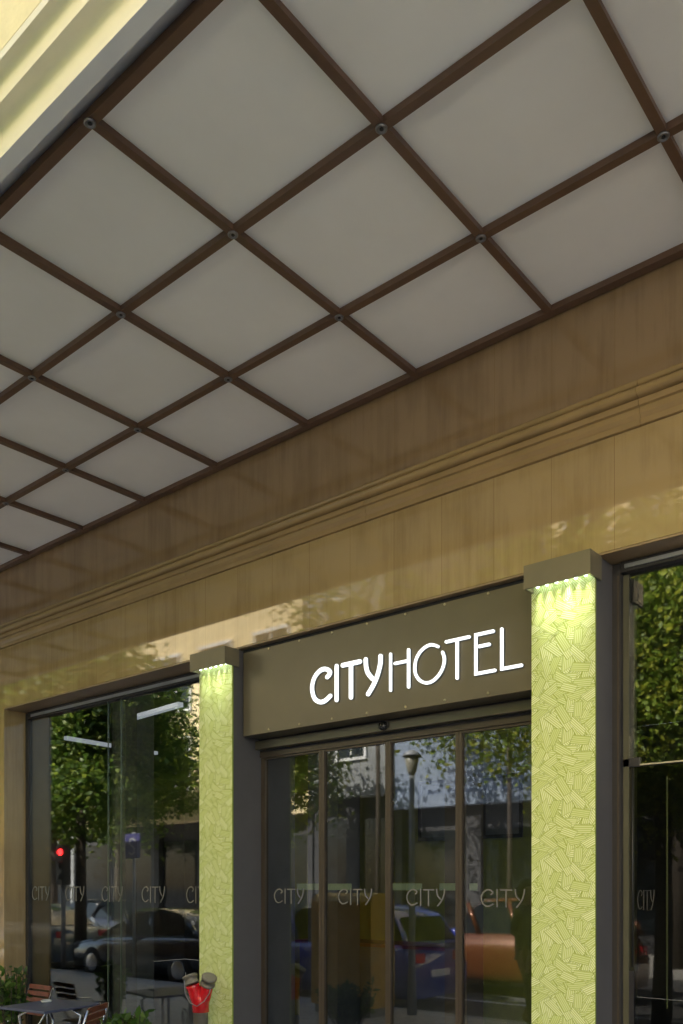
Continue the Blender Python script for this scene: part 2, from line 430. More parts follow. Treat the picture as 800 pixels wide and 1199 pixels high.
# windows -------------------------------------------------------------
GL = {   # letter outlines of the etched word, unit height, from the sign's own shapes
 'C': [[(.60, .72), (.69, .78), (.71, .86), (.61, .95), (.48, 1.0), (.30, .965), (.11, .82), (.01, .59), (.02, .38), (.11, .16), (.30, .02), (.51, .04), (.72, .15)]],
 'I': [[(.97, 1.0), (.97, 0)]],
 'T': [[(1.19, .98), (1.84, .98)], [(1.51, .93), (1.51, 0)]],
 'Y': [[(2.05, 1.0), (2.07, .80), (2.13, .60), (2.30, .41)], [(2.58, 1.0), (2.57, .79), (2.48, .47), (2.33, .23), (2.14, 0)]]}
def etched(x0, z0, w, h, y, parent, r=.0042):
    bm = BM(); k = 0
    for ch in 'CITY':
        for s in GL[ch]:
            stroke(bm, [(x0+p[0]/2.58*w, z0+p[1]*h) for p in s], r, y-.0005*k, y+.003, seg=4); k += 1
    return obj('etched_lettering', bm, M['etch'], parent)

# left shop window
win = box('shop_window', M['dark'], hotel, -7.742, -7.70, .222, .27, 0, HEAD-.02)
bm = BM()
bx(bm, -7.699, -4.846, .215, .275, 3.335, HEAD-.016); bx(bm, -7.699, -4.846, .215, .275, 0, .06); bx(bm, -4.88, -4.8465, .222, .27, .061, 3.334)
obj('window_frame', bm, M['dark'], win)
box('head_strip', M['steelstrip'], win, -7.62, -4.90, .203, .214, 3.348, 3.372)
for a, b in ((-7.698, -6.424), (-6.418, -6.235), (-6.229, -4.881)): box('window_pane', M['glass'], win, a, b, .245, .253, .061, 3.334)
bm = BM(); bx(bm, -6.4225, -6.4195, .244, .254, .06, 3.334); bx(bm, -6.2335, -6.2305, .244, .254, .06, 3.334)
obj('pane_joint', bm, plain('silicone_joint', (.13, .17, .13), .4), win)
for k in range(5): etched(-7.655+k*.575, 1.588, .30, .128, .2405, win)
box('brick_return', M['inner'], win, -6.415, -6.24, .30, .42, 0, 3.334)

# sliding door front between the pillars
obj_ = None
door_head = box('door_operator', M['operator'], hotel, -4.494, -2.173, .16, .24, 2.706, 2.765, bev=.006)
bm = BM(); bx(bm, -4.494, -2.173, .20, .28, 2.7655, 3.40); bx(bm, -4.494, -2.173, .215, .28, 2.69, 2.7055); obj('head_recess', bm, M['gap'], hotel)
door = box('door_frame', M['frame'], hotel, -4.494, -2.173, .21, .27, 2.655, 2.6895)
XB = [-4.494, -3.908, -3.336, -2.804, -2.173]
for i in range(4):
    a, b = XB[i], XB[i+1]
    wl = .038 if i == 0 else (.026 if i == 1 else .018 if i == 2 else .020)
    wr = .024
    leaf = BM()
    bx(leaf, a+.001, a+wl, .222, .258, .05, 2.654); bx(leaf, b-wr, b-.001, .222, .258, .05, 2.654)
    bx(leaf, a+wl+.0005, b-wr-.0005, .224, .256, .002, .09); bx(leaf, a+wl+.0005, b-wr-.0005, .224, .256, 2.640, 2.654)
    o = obj('sliding_door', leaf, M['frame'], hotel)
    box('door_pane', M['doorglass'], o, a+wl, b-wr, .238, .246, .0905, 2.6395)
    cx0 = [-4.372, -3.766, -3.199, -2.657][i]
    etched(cx0, 1.600, .285, .100, .2345, o)
    for (s0, s1) in [((-4.16, -3.95),), ((-3.87, -3.66),), ((-3.32, -3.09), (-2.96, -2.81)), ((-2.745, -2.69), (-2.30, -2.20))][i]:
        box('frosted_strip', M['frost'], o, s0, s1, .2465, .2490, 1.694, 1.738)

# right hand: transom window and all-glass door
rw = box('side_window', M['dark'], hotel, -1.818, -1.775, .15, .20, 0, HEAD-.02)
bm = BM(); bx(bm, -1.774, 3, .15, .215, 3.345, HEAD-.016); obj('window_frame', bm, M['dark'], rw)
box('edge_trim', M['frame'], rw, -1.790, -1.781, .142, .1495, 0, 3.33)
box('head_strip', M['steelstrip'], rw, -1.75, 3, .139, .1495, 3.361, 3.381)
box('inner_post', plain('olive_post', (.075, .072, .045), .6), rw, -1.774, -1.745, .185, .30, 0, 3.34)
box('window_pane', M['glass'], rw, -1.744, .6, .195, .203, 2.352, 3.344)
box('pane_edge', plain('glass_edge', (.45, .40, .30), .3), rw, -1.70, .6, .196, .202, 2.3445, 2.3515)
box('dark_box', M['gap'], rw, -1.742, -1.70, .20, .26, 3.195, 3.325)
gd = box('glass_door', glass_mat('door_glass', tint=(.6, .6, .56), f0=.035), hotel, -1.72, -.75, .196, .204, .02, 2.338)
bm = BM(); bx(bm, -1.80, -1.69, .185, .215, 2.338, 2.385, bev=.004); obj('patch_fitting', bm, M['dark'], gd)
bm = BM(); tube(bm, [(-1.73, .20, 2.335), (-1.73, .20, 1.30)], .006); obj('pivot_rod', bm, M['black'], gd)
bm = BM(); bx(bm, -1.56, -1.553, .21, .214, 1.1, 2.28); obj('door_edge', bm, M['frost'], gd)
e_ = etched(-1.70, 1.60, .085, .10, .19, gd, .0014); e_.data.materials[0] = plain('faint_etching', (.05, .05, .045), .8)
box('lower_panel', M['gap'], rw, -1.774, -1.72, .19, .21, 0, 1.28)

# ------------------------------------------------------------------ signboard
sign = thing('signboard', 'wide olive brown metal sign reading CITYHOTEL in glowing white letters over the doors', 'sign', (-3.33, .03, 2.79))
def loc(bm, o=(-3.33, .03, 2.79)):
    bmesh.ops.translate(bm, verts=bm.verts[:], vec=(-o[0], -o[1], -o[2])); return bm
bm = BM(); bx(bm, -4.478, -2.1725, .03, .199, 2.783, 3.375, bev=.003); obj('board', loc(bm), M['sign'], sign)
bm = BM(); bx(bm, -4.4945, -2.1725, .045, .19, 3.376, 3.40); bx(bm, -4.494, -4.479, .045, .19, 2.80, 3.375)
obj('mounting_rail', loc(bm), M['gap'], sign)
for x in [-4.222, -3.932, -3.645, -3.356, -3.059, -2.777, -2.487]:
    for zz in (2.804, 3.363):
        bm = BM(); lathe(bm, [(.0085, 0), (.0085, -.003), (.005, -.006)], 10, (x, .0298, zz), 'Y'); obj('screw', loc(bm), M['screw'], sign)
LET = [
 ('C', .0137, [[(-3.676, 3.078), (-3.657, 3.089), (-3.651, 3.106), (-3.670, 3.124), (-3.703, 3.134), (-3.742, 3.127), (-3.784, 3.095), (-3.806, 3.045), (-3.804, 2.998), (-3.784, 2.952), (-3.742, 2.925), (-3.696, 2.925), (-3.649, 2.951)]]),
 ('I', .0137, [[(-3.595, 3.135), (-3.595, 2.918)]]),
 ('T', .0137, [[(-3.544, 3.132), (-3.402, 3.132)], [(-3.475, 3.114), (-3.475, 2.918)]]),
 ('Y', .0137, [[(-3.356, 3.137), (-3.353, 3.094), (-3.339, 3.051), (-3.303, 3.009)], [(-3.239, 3.137), (-3.241, 3.09), (-3.262, 3.025), (-3.294, 2.969), (-3.336, 2.919)]]),
 ('H', .0086, [[(-3.162, 3.137), (-3.162, 2.916)], [(-3.128, 3.074), (-3.030, 3.074)], [(-3.026, 3.139), (-3.026, 2.916)]]),
 ('O', .0086, [[(-2.816, 3.121), (-2.842, 3.134), (-2.872, 3.141), (-2.91, 3.132), (-2.945, 3.11), (-2.972, 3.073), (-2.981, 3.03), (-2.976, 2.987), (-2.952, 2.950), (-2.920, 2.928), (-2.887, 2.92), (-2.849, 2.927), (-2.812, 2.952), (-2.786, 2.985), (-2.773, 3.021), (-2.773, 3.052), (-2.784, 3.082)]]),
 ('T', .0086, [[(-2.759, 3.138), (-2.604, 3.138)], [(-2.684, 3.129), (-2.684, 2.916)]]),
 ('E', .0086, [[(-2.448, 3.141), (-2.560, 3.141), (-2.560, 2.921), (-2.438, 2.921)], [(-2.539, 3.072), (-2.474, 3.072)]]),
 ('L', .0086, [[(-2.394, 3.142), (-2.394, 2.922), (-2.273, 2.922)]])]
def smooth_pts(s):
    if len(s) < 4 or (len(s) == 4 and s[0][1] == s[1][1]): return s
    out = []
    for i in range(len(s)-1):
        p0 = s[max(i-1, 0)]; p1 = s[i]; p2 = s[i+1]; p3 = s[min(i+2, len(s)-1)]
        for t in (0, .33, .66):
            out.append(tuple(.5*(2*p1[q]+(p2[q]-p0[q])*t+(2*p0[q]-5*p1[q]+4*p2[q]-p3[q])*t*t+(3*p1[q]-p0[q]-3*p2[q]+p3[q])*t**3) for q in (0, 1)))
    out.append(s[-1]); return out
for ch, r, ss in LET:
    bm = BM(); b2 = BM()
    for k, s in enumerate(ss):
        s = smooth_pts(s)
        stroke(bm, s, r, .012-.0012*k, .020, seg=8)
        stroke(b2, s, r+.0018, .0205+.0008*k, .0297, seg=8)
    l = obj('letter', loc(bm), M['letter'], sign); 
    obj('letter_rim', loc(b2), M['rim'], l)
# presence sensor on the operator
s = thing('motion_sensor', 'small black dome sensor above the sliding doors under the sign', 'sensor', (-3.32, .15, 2.735))
bm = BM(); bmesh.ops.create_uvsphere(bm, u_segments=20, v_segments=12, radius=.030)
for f in bm.faces: f.smooth = True
obj('dome', bm, plain('sensor_black', (.02, .02, .02), .15), s)
box('bracket', M['dark'], s, -.04, .04, .0, .0095, -.012, .022, bev=.002)

# ------------------------------------------------------------------ pillar lights
for i, (cx, w, lab) in enumerate([(-4.6595, .372, 'bronze box light on top of the green pillar between shop window and sign'),
                                (-1.988, .366, 'bronze box light on top of the green pillar right of the glowing letters')]):
    t = thing('pillar_light', lab, 'wall light', (cx, 0, 3.268), 0, 'box lights on the patterned pillars')
    bm = BM()
    bx(bm, -w/2, w/2, -.15, -.138, 0, .122); bx(bm, -w/2, -w/2+.012, -.1375, -.014, 0, .122); bx(bm, w/2-.012, w/2, -.1375, -.014, 0, .122)
    bx(bm, -w/2+.0125, w/2-.0125, -.1375, -.014, .112, .122)
    obj('housing', bm, M['cap'], t)
    for k in range(6):
        x = -w/2+.05+k*(w-.10)/5
        bm = BM(); lathe(bm, [(.007, 0), (.011, .012), (.011, .02)], 12, (x, -.092, .012)); obj('led', bm, M['led'], t)
        ld = bpy.data.lights.new('led_beam', 'SPOT'); ld.energy = [2.0, 2.6, 2.0, 3.4, 2.4, 1.9][k]*(.62 if i == 0 else .9)*.85; ld.spot_size = R(40); ld.spot_blend = 1.0
        ld.shadow_soft_size = .022; ld.color = (.93, 1.0, .80)
        lo = bpy.data.objects.new('led_beam', ld); COL.objects.link(lo); lo.parent = t; lo.location = (x, -.0815, .008)
        lo.rotation_euler = (R(1.5), 0, 0)

# ------------------------------------------------------------------ canopy
ZC = 4.72
can = thing('entrance_canopy', 'large canopy of pale square panels held in a brown metal grid, seen from below', 'canopy', (0, 0, 4.7))
def cl(bm): bmesh.ops.translate(bm, verts=bm.verts[:], vec=(0, 0, -4.7)); return bm
rows = [-2.244, -1.4856, -.7302, -.035]
cols = [-11.49, -10.635, -9.78, -8.925, -8.067, -7.211, -6.361, -5.520, -4.672, -3.798, -2.937, -2.077, -1.237, -.38, .475, 1.33]
BW = .0195; BH = .036
for i in range(3):
    for j in range(len(cols)-1):
        dz = random.uniform(-.001, .001)
        bm = BM(); bx(bm, cols[j]+.012, cols[j+1]-.012, rows[i]+.012, rows[i+1]-.012, ZC+BH+dz, ZC+BH+.02+dz); obj('ceiling_panel', cl(bm), M['ceil'], can)
for i, y in enumerate(rows):
    bm = BM(); w = BW if i < 3 else .024
    bx(bm, cols[0]-BW, cols[-1]+BW, y-w, y+w, ZC, ZC+.022); bx(bm, cols[0]-BW, cols[-1]+BW, y-w*.72, y+w*.72, ZC+.0225, ZC+BH+.012)
    obj('beam', cl(bm), M['beam'], can)
for x in cols:
    bm = BM()
    for i in range(3):
        bx(bm, x-BW, x+BW, rows[i]+BW+.0005, rows[i+1]-(BW if i < 2 else .024)-.0005, ZC+.001, ZC+.0225)
        bx(bm, x-BW*.72, x+BW*.72, rows[i]+BW*.72, rows[i+1]-.018, ZC+.023, ZC+BH+.0125)
    obj('beam', cl(bm), M['beam'], can)
boltm = None
for x in cols:
    for y in rows[:3]:
        if boltm is None:
            bm = BM(); lathe(bm, [(.024, 0), (.024, -.005), (.021, -.008), (.015, -.008), (.0135, -.003), (.011, -.003)], 24)
            for f in bm.faces: f.material_index = 0
            lathe(bm, [(.0085, -.002), (.0085, -.006), (.006, -.007)], 6, mi=1)
            boltm = bpy.data.meshes.new('bolt'); bm.to_mesh(boltm); bm.free(); boltm.materials.append(M['bolt']); boltm.materials.append(M['black'])
        o = bpy.data.objects.new('bolt', boltm); COL.objects.link(o); o.parent = can; o.location = (x, y-.004, ZC-.0005-4.7)
# slab that carries the grid and the painted cornice at its outer edge
bm = BM(); bx(bm, -24, 14, -2.325, -.001, ZC+.09, 4.96); bx(bm, -24, cols[0]-.05, -2.325, -.001, ZC, ZC+.0895); bx(bm, cols[-1]+.05, 14, -2.325, -.001, ZC, ZC+.0895)
obj('slab', cl(bm), M['ceil'], can)
def cav(y0, z0, y1, z1, n=8, rr=.03):   # vertical face rising from (y0,z0), hollow curve out to (y1,z1)
    pts = [(y0, z0)]
    for k in range(n+1):
        a = math.pi/2*k/n
        pts.append((y0-rr*(1-math.cos(a)), z1-.002-rr*(1-math.sin(a))))
    pts.append((y1, z1)); return pts
prof = [(-2.3255, ZC)] + cav(-2.39, ZC, -2.45, 4.842) + cav(-2.45, 4.843, -2.494, 4.929, rr=.026)[1:] + [(-2.494, 4.9615), (-2.3255, 4.9615)]
bm = BM(); extrude_profile(bm, prof, -24, 14); bm.normal_update()
for f in bm.faces:
    if all(abs(v.co.z-ZC) < .001 for v in f.verts): f.material_index = 1
obj('cornice', cl(bm), [M['cornice'], M['soffit_sky_tint']], can)
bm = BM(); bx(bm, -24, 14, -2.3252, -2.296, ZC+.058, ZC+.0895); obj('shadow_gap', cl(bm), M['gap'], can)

# ------------------------------------------------------------------ small things in front of the window
# fire inlet
h = thing('fire_hose_inlet', 'red two-way fire hose inlet with grey caps and chain beside the left green pillar', 'fire hose inlet', (-4.645, -.22, 0), R(38))
bm = BM(); lathe(bm, [(.052, 0), (.052, .858), (.058, .86), (.058, .872)], 24); obj('standpipe', bm, M['pipe'], h, True)
bm = BM()
tube(bm, [(0, 0, .84), (0, 0, .93), (0, 0, .96)], [.060, .060, .058], 20)
for sx in (-1, 1): tube(bm, [(0, 0, .88), (sx*.026, -.010, .95), (sx*.048, -.026, 1.02), (sx*.053, -.03, 1.038)], [.052, .050, .046, .051], 20)
obj('body', bm, M['red'], h)
for sx in (-1, 1):
    bm = BM(); d = Vector((sx*.028, -.040 if sx > 0 else .015, .075)).normalized(); p = Vector((sx*.053, -.03, 1.035))
    tube(bm, [p, p+d*.012, p+d*.014, p+d*.048, p+d*.050, p+d*.066, p+d*.070], [.053, .053, .048, .048, .054, .054, .042], 20)
    obj('cap', bm, M['capgrey'], h)
bm = BM(); tube(bm, [(-.095, -.04, 1.12), (-.105, -.055, 1.06), (-.095, -.07, .98), (-.06, -.08, .915), (-.01, -.085, .89), (.04, -.08, .925), (.075, -.07, .98), (.09, -.06, 1.07)], .003, 6)
obj('chain', bm, M['bolt'], h)

# cafe table
t = thing('cafe_table', 'dark blue-grey square cafe table with tubular metal legs in front of shop window', 'table', (-6.372, -.345, 0), R(9))
bm = BM(); bx(bm, -.275, .275, -.285, .285, .728, .75, bev=.008); obj('tabletop', bm, M['table'], t)
for sx, sy in ((-1, -1), (1, -1), (1, 1), (-1, 1)):
    bm = BM(); tube(bm, [(sx*.06, sy*.06, .724), (sx*.12, sy*.10, .715), (sx*.20, sy*.14, .66), (sx*.16, sy*.12, .40), (sx*.20, sy*.18, .10), (sx*.24, sy*.22, .0)], .011, 8); obj('leg', bm, M['chrome'], t)
a = thing('ashtray', 'small clear glass ashtray on the cafe table', 'ashtray', (-6.50, -.30, .751))
bm = BM(); lathe(bm, [(.038, 0), (.048, .022), (.040, .024), (.034, .006)], 20); obj('bowl', bm, M['clear'], a, True)

def chair():
    c = thing('cafe_chair', 'x', 'chair', (0, 0, 0), 0, 'slatted wooden chairs at the cafe table')
    for k in range(5):
        bm = BM(); z = .58+k*.062; bx(bm, -.19, .19, .185+(k*.022), .205+(k*.022), z, z+.044, bev=.004); obj('back_slat', bm, M['wood'], c)
    bm = BM()
    for k in range(5): bx(bm, -.20, .20, -.20+k*.078, -.135+k*.078, .445, .462, bev=.003)
    obj('seat', bm, M['wood'], c)
    for sx in (-1, 1):
        bm = BM(); tube(bm, [(sx*.205, .29, .86), (sx*.205, .20, .60), (sx*.205, -.02, .30), (sx*.205, -.24, 0)], .010, 8); obj('leg', bm, M['chrome'], c)
        bm = BM(); tube(bm, [(sx*.190, -.20, .45), (sx*.190, .02, .28), (sx*.190, .26, 0)], .010, 8); obj('leg', bm, M['chrome'], c)
        bm = BM(); tube(bm, [(sx*.225, .235, .66), (sx*.225, .02, .665), (sx*.225, -.17, .655), (sx*.225, -.22, .60), (sx*.215, -.20, .44)], .010, 8); obj('arm', bm, M['chrome'], c)
    return c
c1 = chair(); c1.location = (-7.30, -.13, 0); c1.rotation_euler = (0, 0, R(2)); c1.scale = (.9, .9, .92); c1['label'] = 'slatted wooden chair behind the left end of the cafe table'
c2 = copy_tree(c1, (-5.93, -.47, 0), R(-58), 'slatted wooden chair on the side of the cafe table nearer the doors')

# shrubs
def leaf_quads(bm, centers, size, rnd, elong=1.6):
    for p in centers:
        n = Vector((rnd.gauss(0, 1), rnd.gauss(0, 1), rnd.gauss(.35, 1))).normalized()
        u = n.orthogonal().normalized(); u.rotate(Matrix.Rotation(rnd.uniform(0, 6.3), 3, n)); v = n.cross(u)
        s = size*rnd.uniform(.6, 1.3); a = u*s*elong*.5; b = v*s*.5
        p = Vector(p)
        bm.faces.new([bm.verts.new(q) for q in (p-a, p-a*.2-b+n*s*.08, p+a*.45-b*.8, p+a, p+a*.45+b*.8, p-a*.2+b+n*s*.08)])
def shrub(name, lab, loc3, spread, z0, z1, nst, seed, pot):
    rnd = random.Random(seed); t = thing(name, lab, 'plant', loc3)
    bs = BM(); pts = []
    for k in range(nst):
        a = rnd.uniform(0, 6.28); r = rnd.uniform(.1, 1); ex, ey = math.cos(a)*r*spread[0], math.sin(a)*r*spread[1]; zt = rnd.uniform(z0+(z1-z0)*.55, z1)
        tube(bs, [(ex*.3, ey*.3, z0-.03), (ex*.7, ey*.7, (z0+zt)/2), (ex, ey, zt)], [.005, .004, .002], 5)
        for q in range(15):
            f = .35+.65*q/15; pts.append((ex*f+rnd.gauss(0, .022), ey*f+rnd.gauss(0, .022), z0+(zt-z0)*f+rnd.gauss(0, .018)))
    obj('stem', bs, M['bark'], t)
    bl = BM(); leaf_quads(bl, pts, .036, rnd, 2.1); obj('foliage', bl, M['leafC'], t)
    w, d, hh = pot; bm = BM(); bx(bm, -w/2, w/2, -d/2, d/2, 0, hh, bev=.01); obj('planter', bm, M['terracotta'], t)
    bm = BM(); bx(bm, -w/2+.03, w/2-.03, -d/2+.03, d/2-.03, hh-.001, hh+.004); obj('soil', bm, M['bark'], t)
shrub('planter_shrub', 'low glossy green shrub in a dark planter below the shop window near the pillar', (-4.60, -.86, 0), (.34, .14), .52, .93, 46, 3, (.8, .36, .5))
shrub('potted_plant', 'leafy potted plant standing against the brown stone wall left of the table', (-7.10, -.28, 0), (.20, .16), .40, 1.03, 30, 5, (.34, .34, .38))

# ------------------------------------------------------------------ inside the lobby
def tube_lamp(a, b, lab):
    a, b = Vector(a), Vector(b); m_ = (a+b)/2
    t = thing('tube_lamp', lab, 'ceiling lamp', m_, math.atan2((b-a).y, (b-a).x), 'white linear lamps inside the hotel')
    l = (b-a).length
    box('diffuser', M['tube'], t, -l/2, l/2, -.03, .03, -.045, 0)
    for s_ in (-1, 1):
        bm = BM(); tube(bm, [(s_*l*.4, 0, .0), (s_*l*.4, 0, .6)], .003, 6); obj('cord', bm, M['black'], t)
tube_lamp((-9.60, 1.82, 3.6), (-9.73, 3.33, 3.6), 'long white linear lamp hanging behind the left part of the shop window')
tube_lamp((-8.00, 1.60, 3.6), (-6.93, 1.47, 3.6), 'white linear lamp behind the upper right part of the shop window')
tube_lamp((-9.43, 5.3, 3.6), (-9.48, 6.2, 3.6), 'short white linear lamp seen through the leftmost door leaf')
M['fill'] = emit('fill_glow', (1., .90, .72), 3.5)  # added fill lights, hidden from view, that brighten the lobby
for x, lab in ((-7.2, 'added unseen fill light above the shop window'), (-5.4, 'added unseen fill light behind the left pillar'), (-3.4, 'added unseen fill light above the sliding doors'), (-1.0, 'added unseen fill light above the glass door')):
    t = thing('fill_light', lab, 'ceiling lamp', (x, 1.15, 4.199), 0, 'added fill lights under the lobby ceiling')
    box('trim', M['white'], t, -.17, .17, -.17, .17, -.012, 0); box('lens', M['fill'], t, -.14, .14, -.14, .14, -.016, -.0125)
for x, lab in ((-5.62, 'dark framed picture on the olive lobby wall'), (-4.75, 'dark framed picture nearer the right hand door on the olive lobby wall')):
    t = thing('picture_frame', lab, 'picture', (x, 4.18, 2.6), 0, 'framed pictures on the olive wall')
    bm = BM()
    for a in ((-.25, .25, -.02, .0, -.35, -.31), (-.25, .25, -.02, .0, .31, .35), (-.25, -.21, -.02, .0, -.3095, .3095), (.21, .25, -.02, .0, -.3095, .3095)): bx(bm, *a)
    obj('frame', bm, M['black'], t)
    box('print', M['inner_grey'], t, -.2095, .2095, -.008, .0, -.3095, .3095)
t = thing('reception_desk', 'low dark reception desk inside the lobby behind the glass doors', 'desk', (-6.2, 3.9, 0))
box('counter', M['inner_grey'], t, -1.1, 1.1, -.25, .25, 0, 1.02); box('worktop', M['wood'], t, -1.15, 1.15, -.3, .28, 1.021, 1.06)

# ------------------------------------------------------------------ street behind the camera (seen in the glass)
def windowed_house(name, lab, x0, x1, y, H, wall, gmat, seed, g0=4.4, first=1.3, pitch=3.1, wn=1.1, wh=1.9, awn=None):
    t = thing(name, lab, 'building', ((x0+x1)/2, y, 0)); cx = (x0+x1)/2; w = (x1-x0)/2
    bm = BM(); bx(bm, -w, w, -8, 0, g0, H); obj('wall', bm, wall, t)
    bm = BM(); bx(bm, -w, w, -8, -.25, 0, g0-.001)
    n = max(2, int((x1-x0)/2.6)); st = 2*w/n
    for k in range(n+1): bx(bm, max(-w, -w+k*st-.25), min(w, -w+k*st+.25), -.249, -.02, 0, g0-.002)
    obj('shop_front', bm, gmat, t)
    for k in range(n): box('shop_pane', M['carglass'], t, -w+k*st+.3, -w+(k+1)*st-.3, -.24, -.20, .5, g0-.7)
    bm = BM(); bx(bm, -w, w, .001, .25, g0, g0+.35); bx(bm, -w, w, .001, .35, H-.4, H); obj('ledge', bm, wall, t)
    nw = max(1, int((x1-x0)/2.4)); sp = 2*w/nw; z = g0+first
    while z+wh < H-.6:
        for k in range(nw):
            c = -w+(k+.5)*sp
            bm = BM(); bx(bm, c-wn/2-.09, c+wn/2+.09, .001, .08, z-.09, z); bx(bm, c-wn/2-.09, c+wn/2+.09, .001, .10, z+wh, z+wh+.12)
            bx(bm, c-wn/2-.09, c-wn/2, .001, .07, z+.0005, z+wh-.0005); bx(bm, c+wn/2, c+wn/2+.09, .001, .07, z+.0005, z+wh-.0005); bx(bm, c-.03, c+.03, .03, .05, z+.001, z+wh-.001)
            wv = obj('window', bm, M['white'], t); box('pane', M['carglass'], wv, c-wn/2+.001, c+wn/2-.001, .002, .02, z+.001, z+wh-.001)
        z += pitch
    return t
cream = plain('house_cream', (.80, .66, .40), .85, var=.1, scale=1)
palebl = plain('house_pale_blue', (.23, .28, .38), .8, var=.06, scale=1)
greyw = plain('house_grey', (.24, .25, .26), .85, var=.12, scale=1)
shopd = plain('shop_dark', (.05, .05, .055), .7)
ochre = plain('house_ochre', (.76, .60, .34), .85, var=.1, scale=1)
windowed_house('town_house', 'tall cream town house with white window frames across the street', -52, -34, -17, 21, ochre, greyw, 1, wn=1.6)
windowed_house('town_house', 'cream plastered town house with pale blue shutters of shop level across the street', -33.9, -19.6, -17, 20, cream, shopd, 2, g0=4.2, wn=1.6)
windowed_house('town_house', 'narrow grey stone house mirrored in the left door leaves', -19.5, -16.2, -17, 19, greyw, shopd, 3, g0=4.6)
windowed_house('town_house', 'pale blue rendered building with white ledge mirrored in the sliding doors', -16.1, -7.6, -17, 7.7, palebl, shopd, 4, g0=4.1, first=3.2, awn=1)
windowed_house('town_house', 'tall cream house rising behind the low pale blue building', -22, -2, -25.2, 27, cream, greyw, 6, g0=6, wn=1.6)
windowed_house('town_house', 'ochre town house behind the trees mirrored in the right window', -7.5, 14, -17, 21, cream, greyw, 5)

def tree(x, y, H, cr, cz, crz, n, lab, seed, leaf, lsz=.13, tr=.11, gz=0):
    rnd = random.Random(seed); t = thing('street_tree', lab, 'tree', (x, y, gz), 0, 'trees along the street')
    bt = BM(); tips = []
    fork = cz-crz*.75
    tube(bt, [(0, 0, 0), (.05, .03, fork*.5), (.0, .0, fork)], [tr*1.25, tr, tr*.85], 9)
    for k in range(8):
        a = k*2.4+rnd.uniform(-.3, .3); el = rnd.uniform(.35, 1.0); l = rnd.uniform(.7, 1.05)
        e = Vector((math.cos(a)*cr*l*math.cos(el), math.sin(a)*cr*l*math.cos(el), cz-fork+crz*.8*math.sin(el)*l-.3))+Vector((0, 0, fork))
        mid = Vector((e.x*.42, e.y*.42, fork+(e.z-fork)*.55))
        tube(bt, [(0, 0, fork-.05), mid, e], [tr*.55, tr*.33, .012], 6); tips += [mid, e, (mid+e)/2]
        for q in range(3):
            e2 = mid.lerp(e, rnd.uniform(.1, .8)); d = Vector((rnd.gauss(0, 1), rnd.gauss(0, 1), rnd.gauss(.3, .7))).normalized()*cr*.42
            tube(bt, [e2, e2+d*.5, e2+d+Vector((0, 0, .1))], [tr*.18, .012, .006], 5); tips += [e2+d, e2+d*.6]
    obj('trunk', bt, M['bark'], t)
    cl_ = []
    for tp in tips: cl_.append((tp, rnd.uniform(.22, .42)*cr*.75))
    for k in range(int(len(tips)*.8)):
        v = Vector((rnd.gauss(0, 1), rnd.gauss(0, 1), rnd.gauss(0, 1))).normalized()*rnd.uniform(.45, 1.0)
        cl_.append((Vector((v.x*cr, v.y*cr, cz+v.z*crz)), rnd.uniform(.15, .34)*cr*.75))
    pts = []
    n = int(n*2.6); lsz *= .62
    for k in range(n):
        c, r = rnd.choice(cl_); v = Vector((rnd.gauss(0, .75), rnd.gauss(0, .75), rnd.gauss(0, .6)))*r
        q_ = c+v
        if y+q_.y > -4.45 or q_.z < cz-crz*1.25: continue
        pts.append(q_)
    bl = BM(); leaf_quads(bl, pts, lsz, rnd, 1.7); obj('crown', bl, leaf, t)
    return t
# near kerb trees (right window and left window), far pavement trees
tree(-3.7, -5.7, 6.4, 2.3, 4.4, 2.0, 34000, 'leafy yellow green tree at the near kerb mirrored in the right window', 21, M['leafB'], .08, .10)
tree(-10.2, -13.6, 8.5, 2.6, 7.2, 2.8, 1800, 'thin branched tree on the far pavement mirrored in the right door leaf', 22, M['leafA'], .13, .06)
tree(-16.0, -5.7, 7.4, 2.3, 5.2, 2.5, 13000, 'dense green tree at the near kerb mirrored in the shop window', 23, M['leafA'], .12, .12)
tree(-20.6, -5.7, 7.6, 2.7, 5.4, 2.6, 12000, 'dense tree at the near kerb further along, mirrored at the window left edge', 24, M['leafA'], .13, .13)
tree(-18.2, -13.6, 8.6, 2.2, 5.6, 2.6, 6000, 'bushy tree on the far pavement mirrored in the left door leaves', 25, M['leafB'], .14, .13)
tree(-25.8, -13.6, 9, 2.8, 6.2, 3.0, 8000, 'broad tree on the far pavement behind the dark parked car', 26, M['leafA'], .16, .14)
tree(-30.0, -13.6, 9, 3.2, 5.8, 3.0, 9000, 'tall tree on the far pavement near the traffic light', 27, M['leafA'], .17, .15)
tree(-6.2, -13.6, 9, 2.8, 6.0, 2.8, 9000, 'sunlit tree on the far pavement mirrored low in the right window', 28, M['leafB'], .15, .14)

tree(-14.0, -13.4, 9, 2.4, 8.4, 2.6, 1300, 'airy tall tree on the far pavement in front of the pale blue building', 31, M['leafA'], .14, .065)
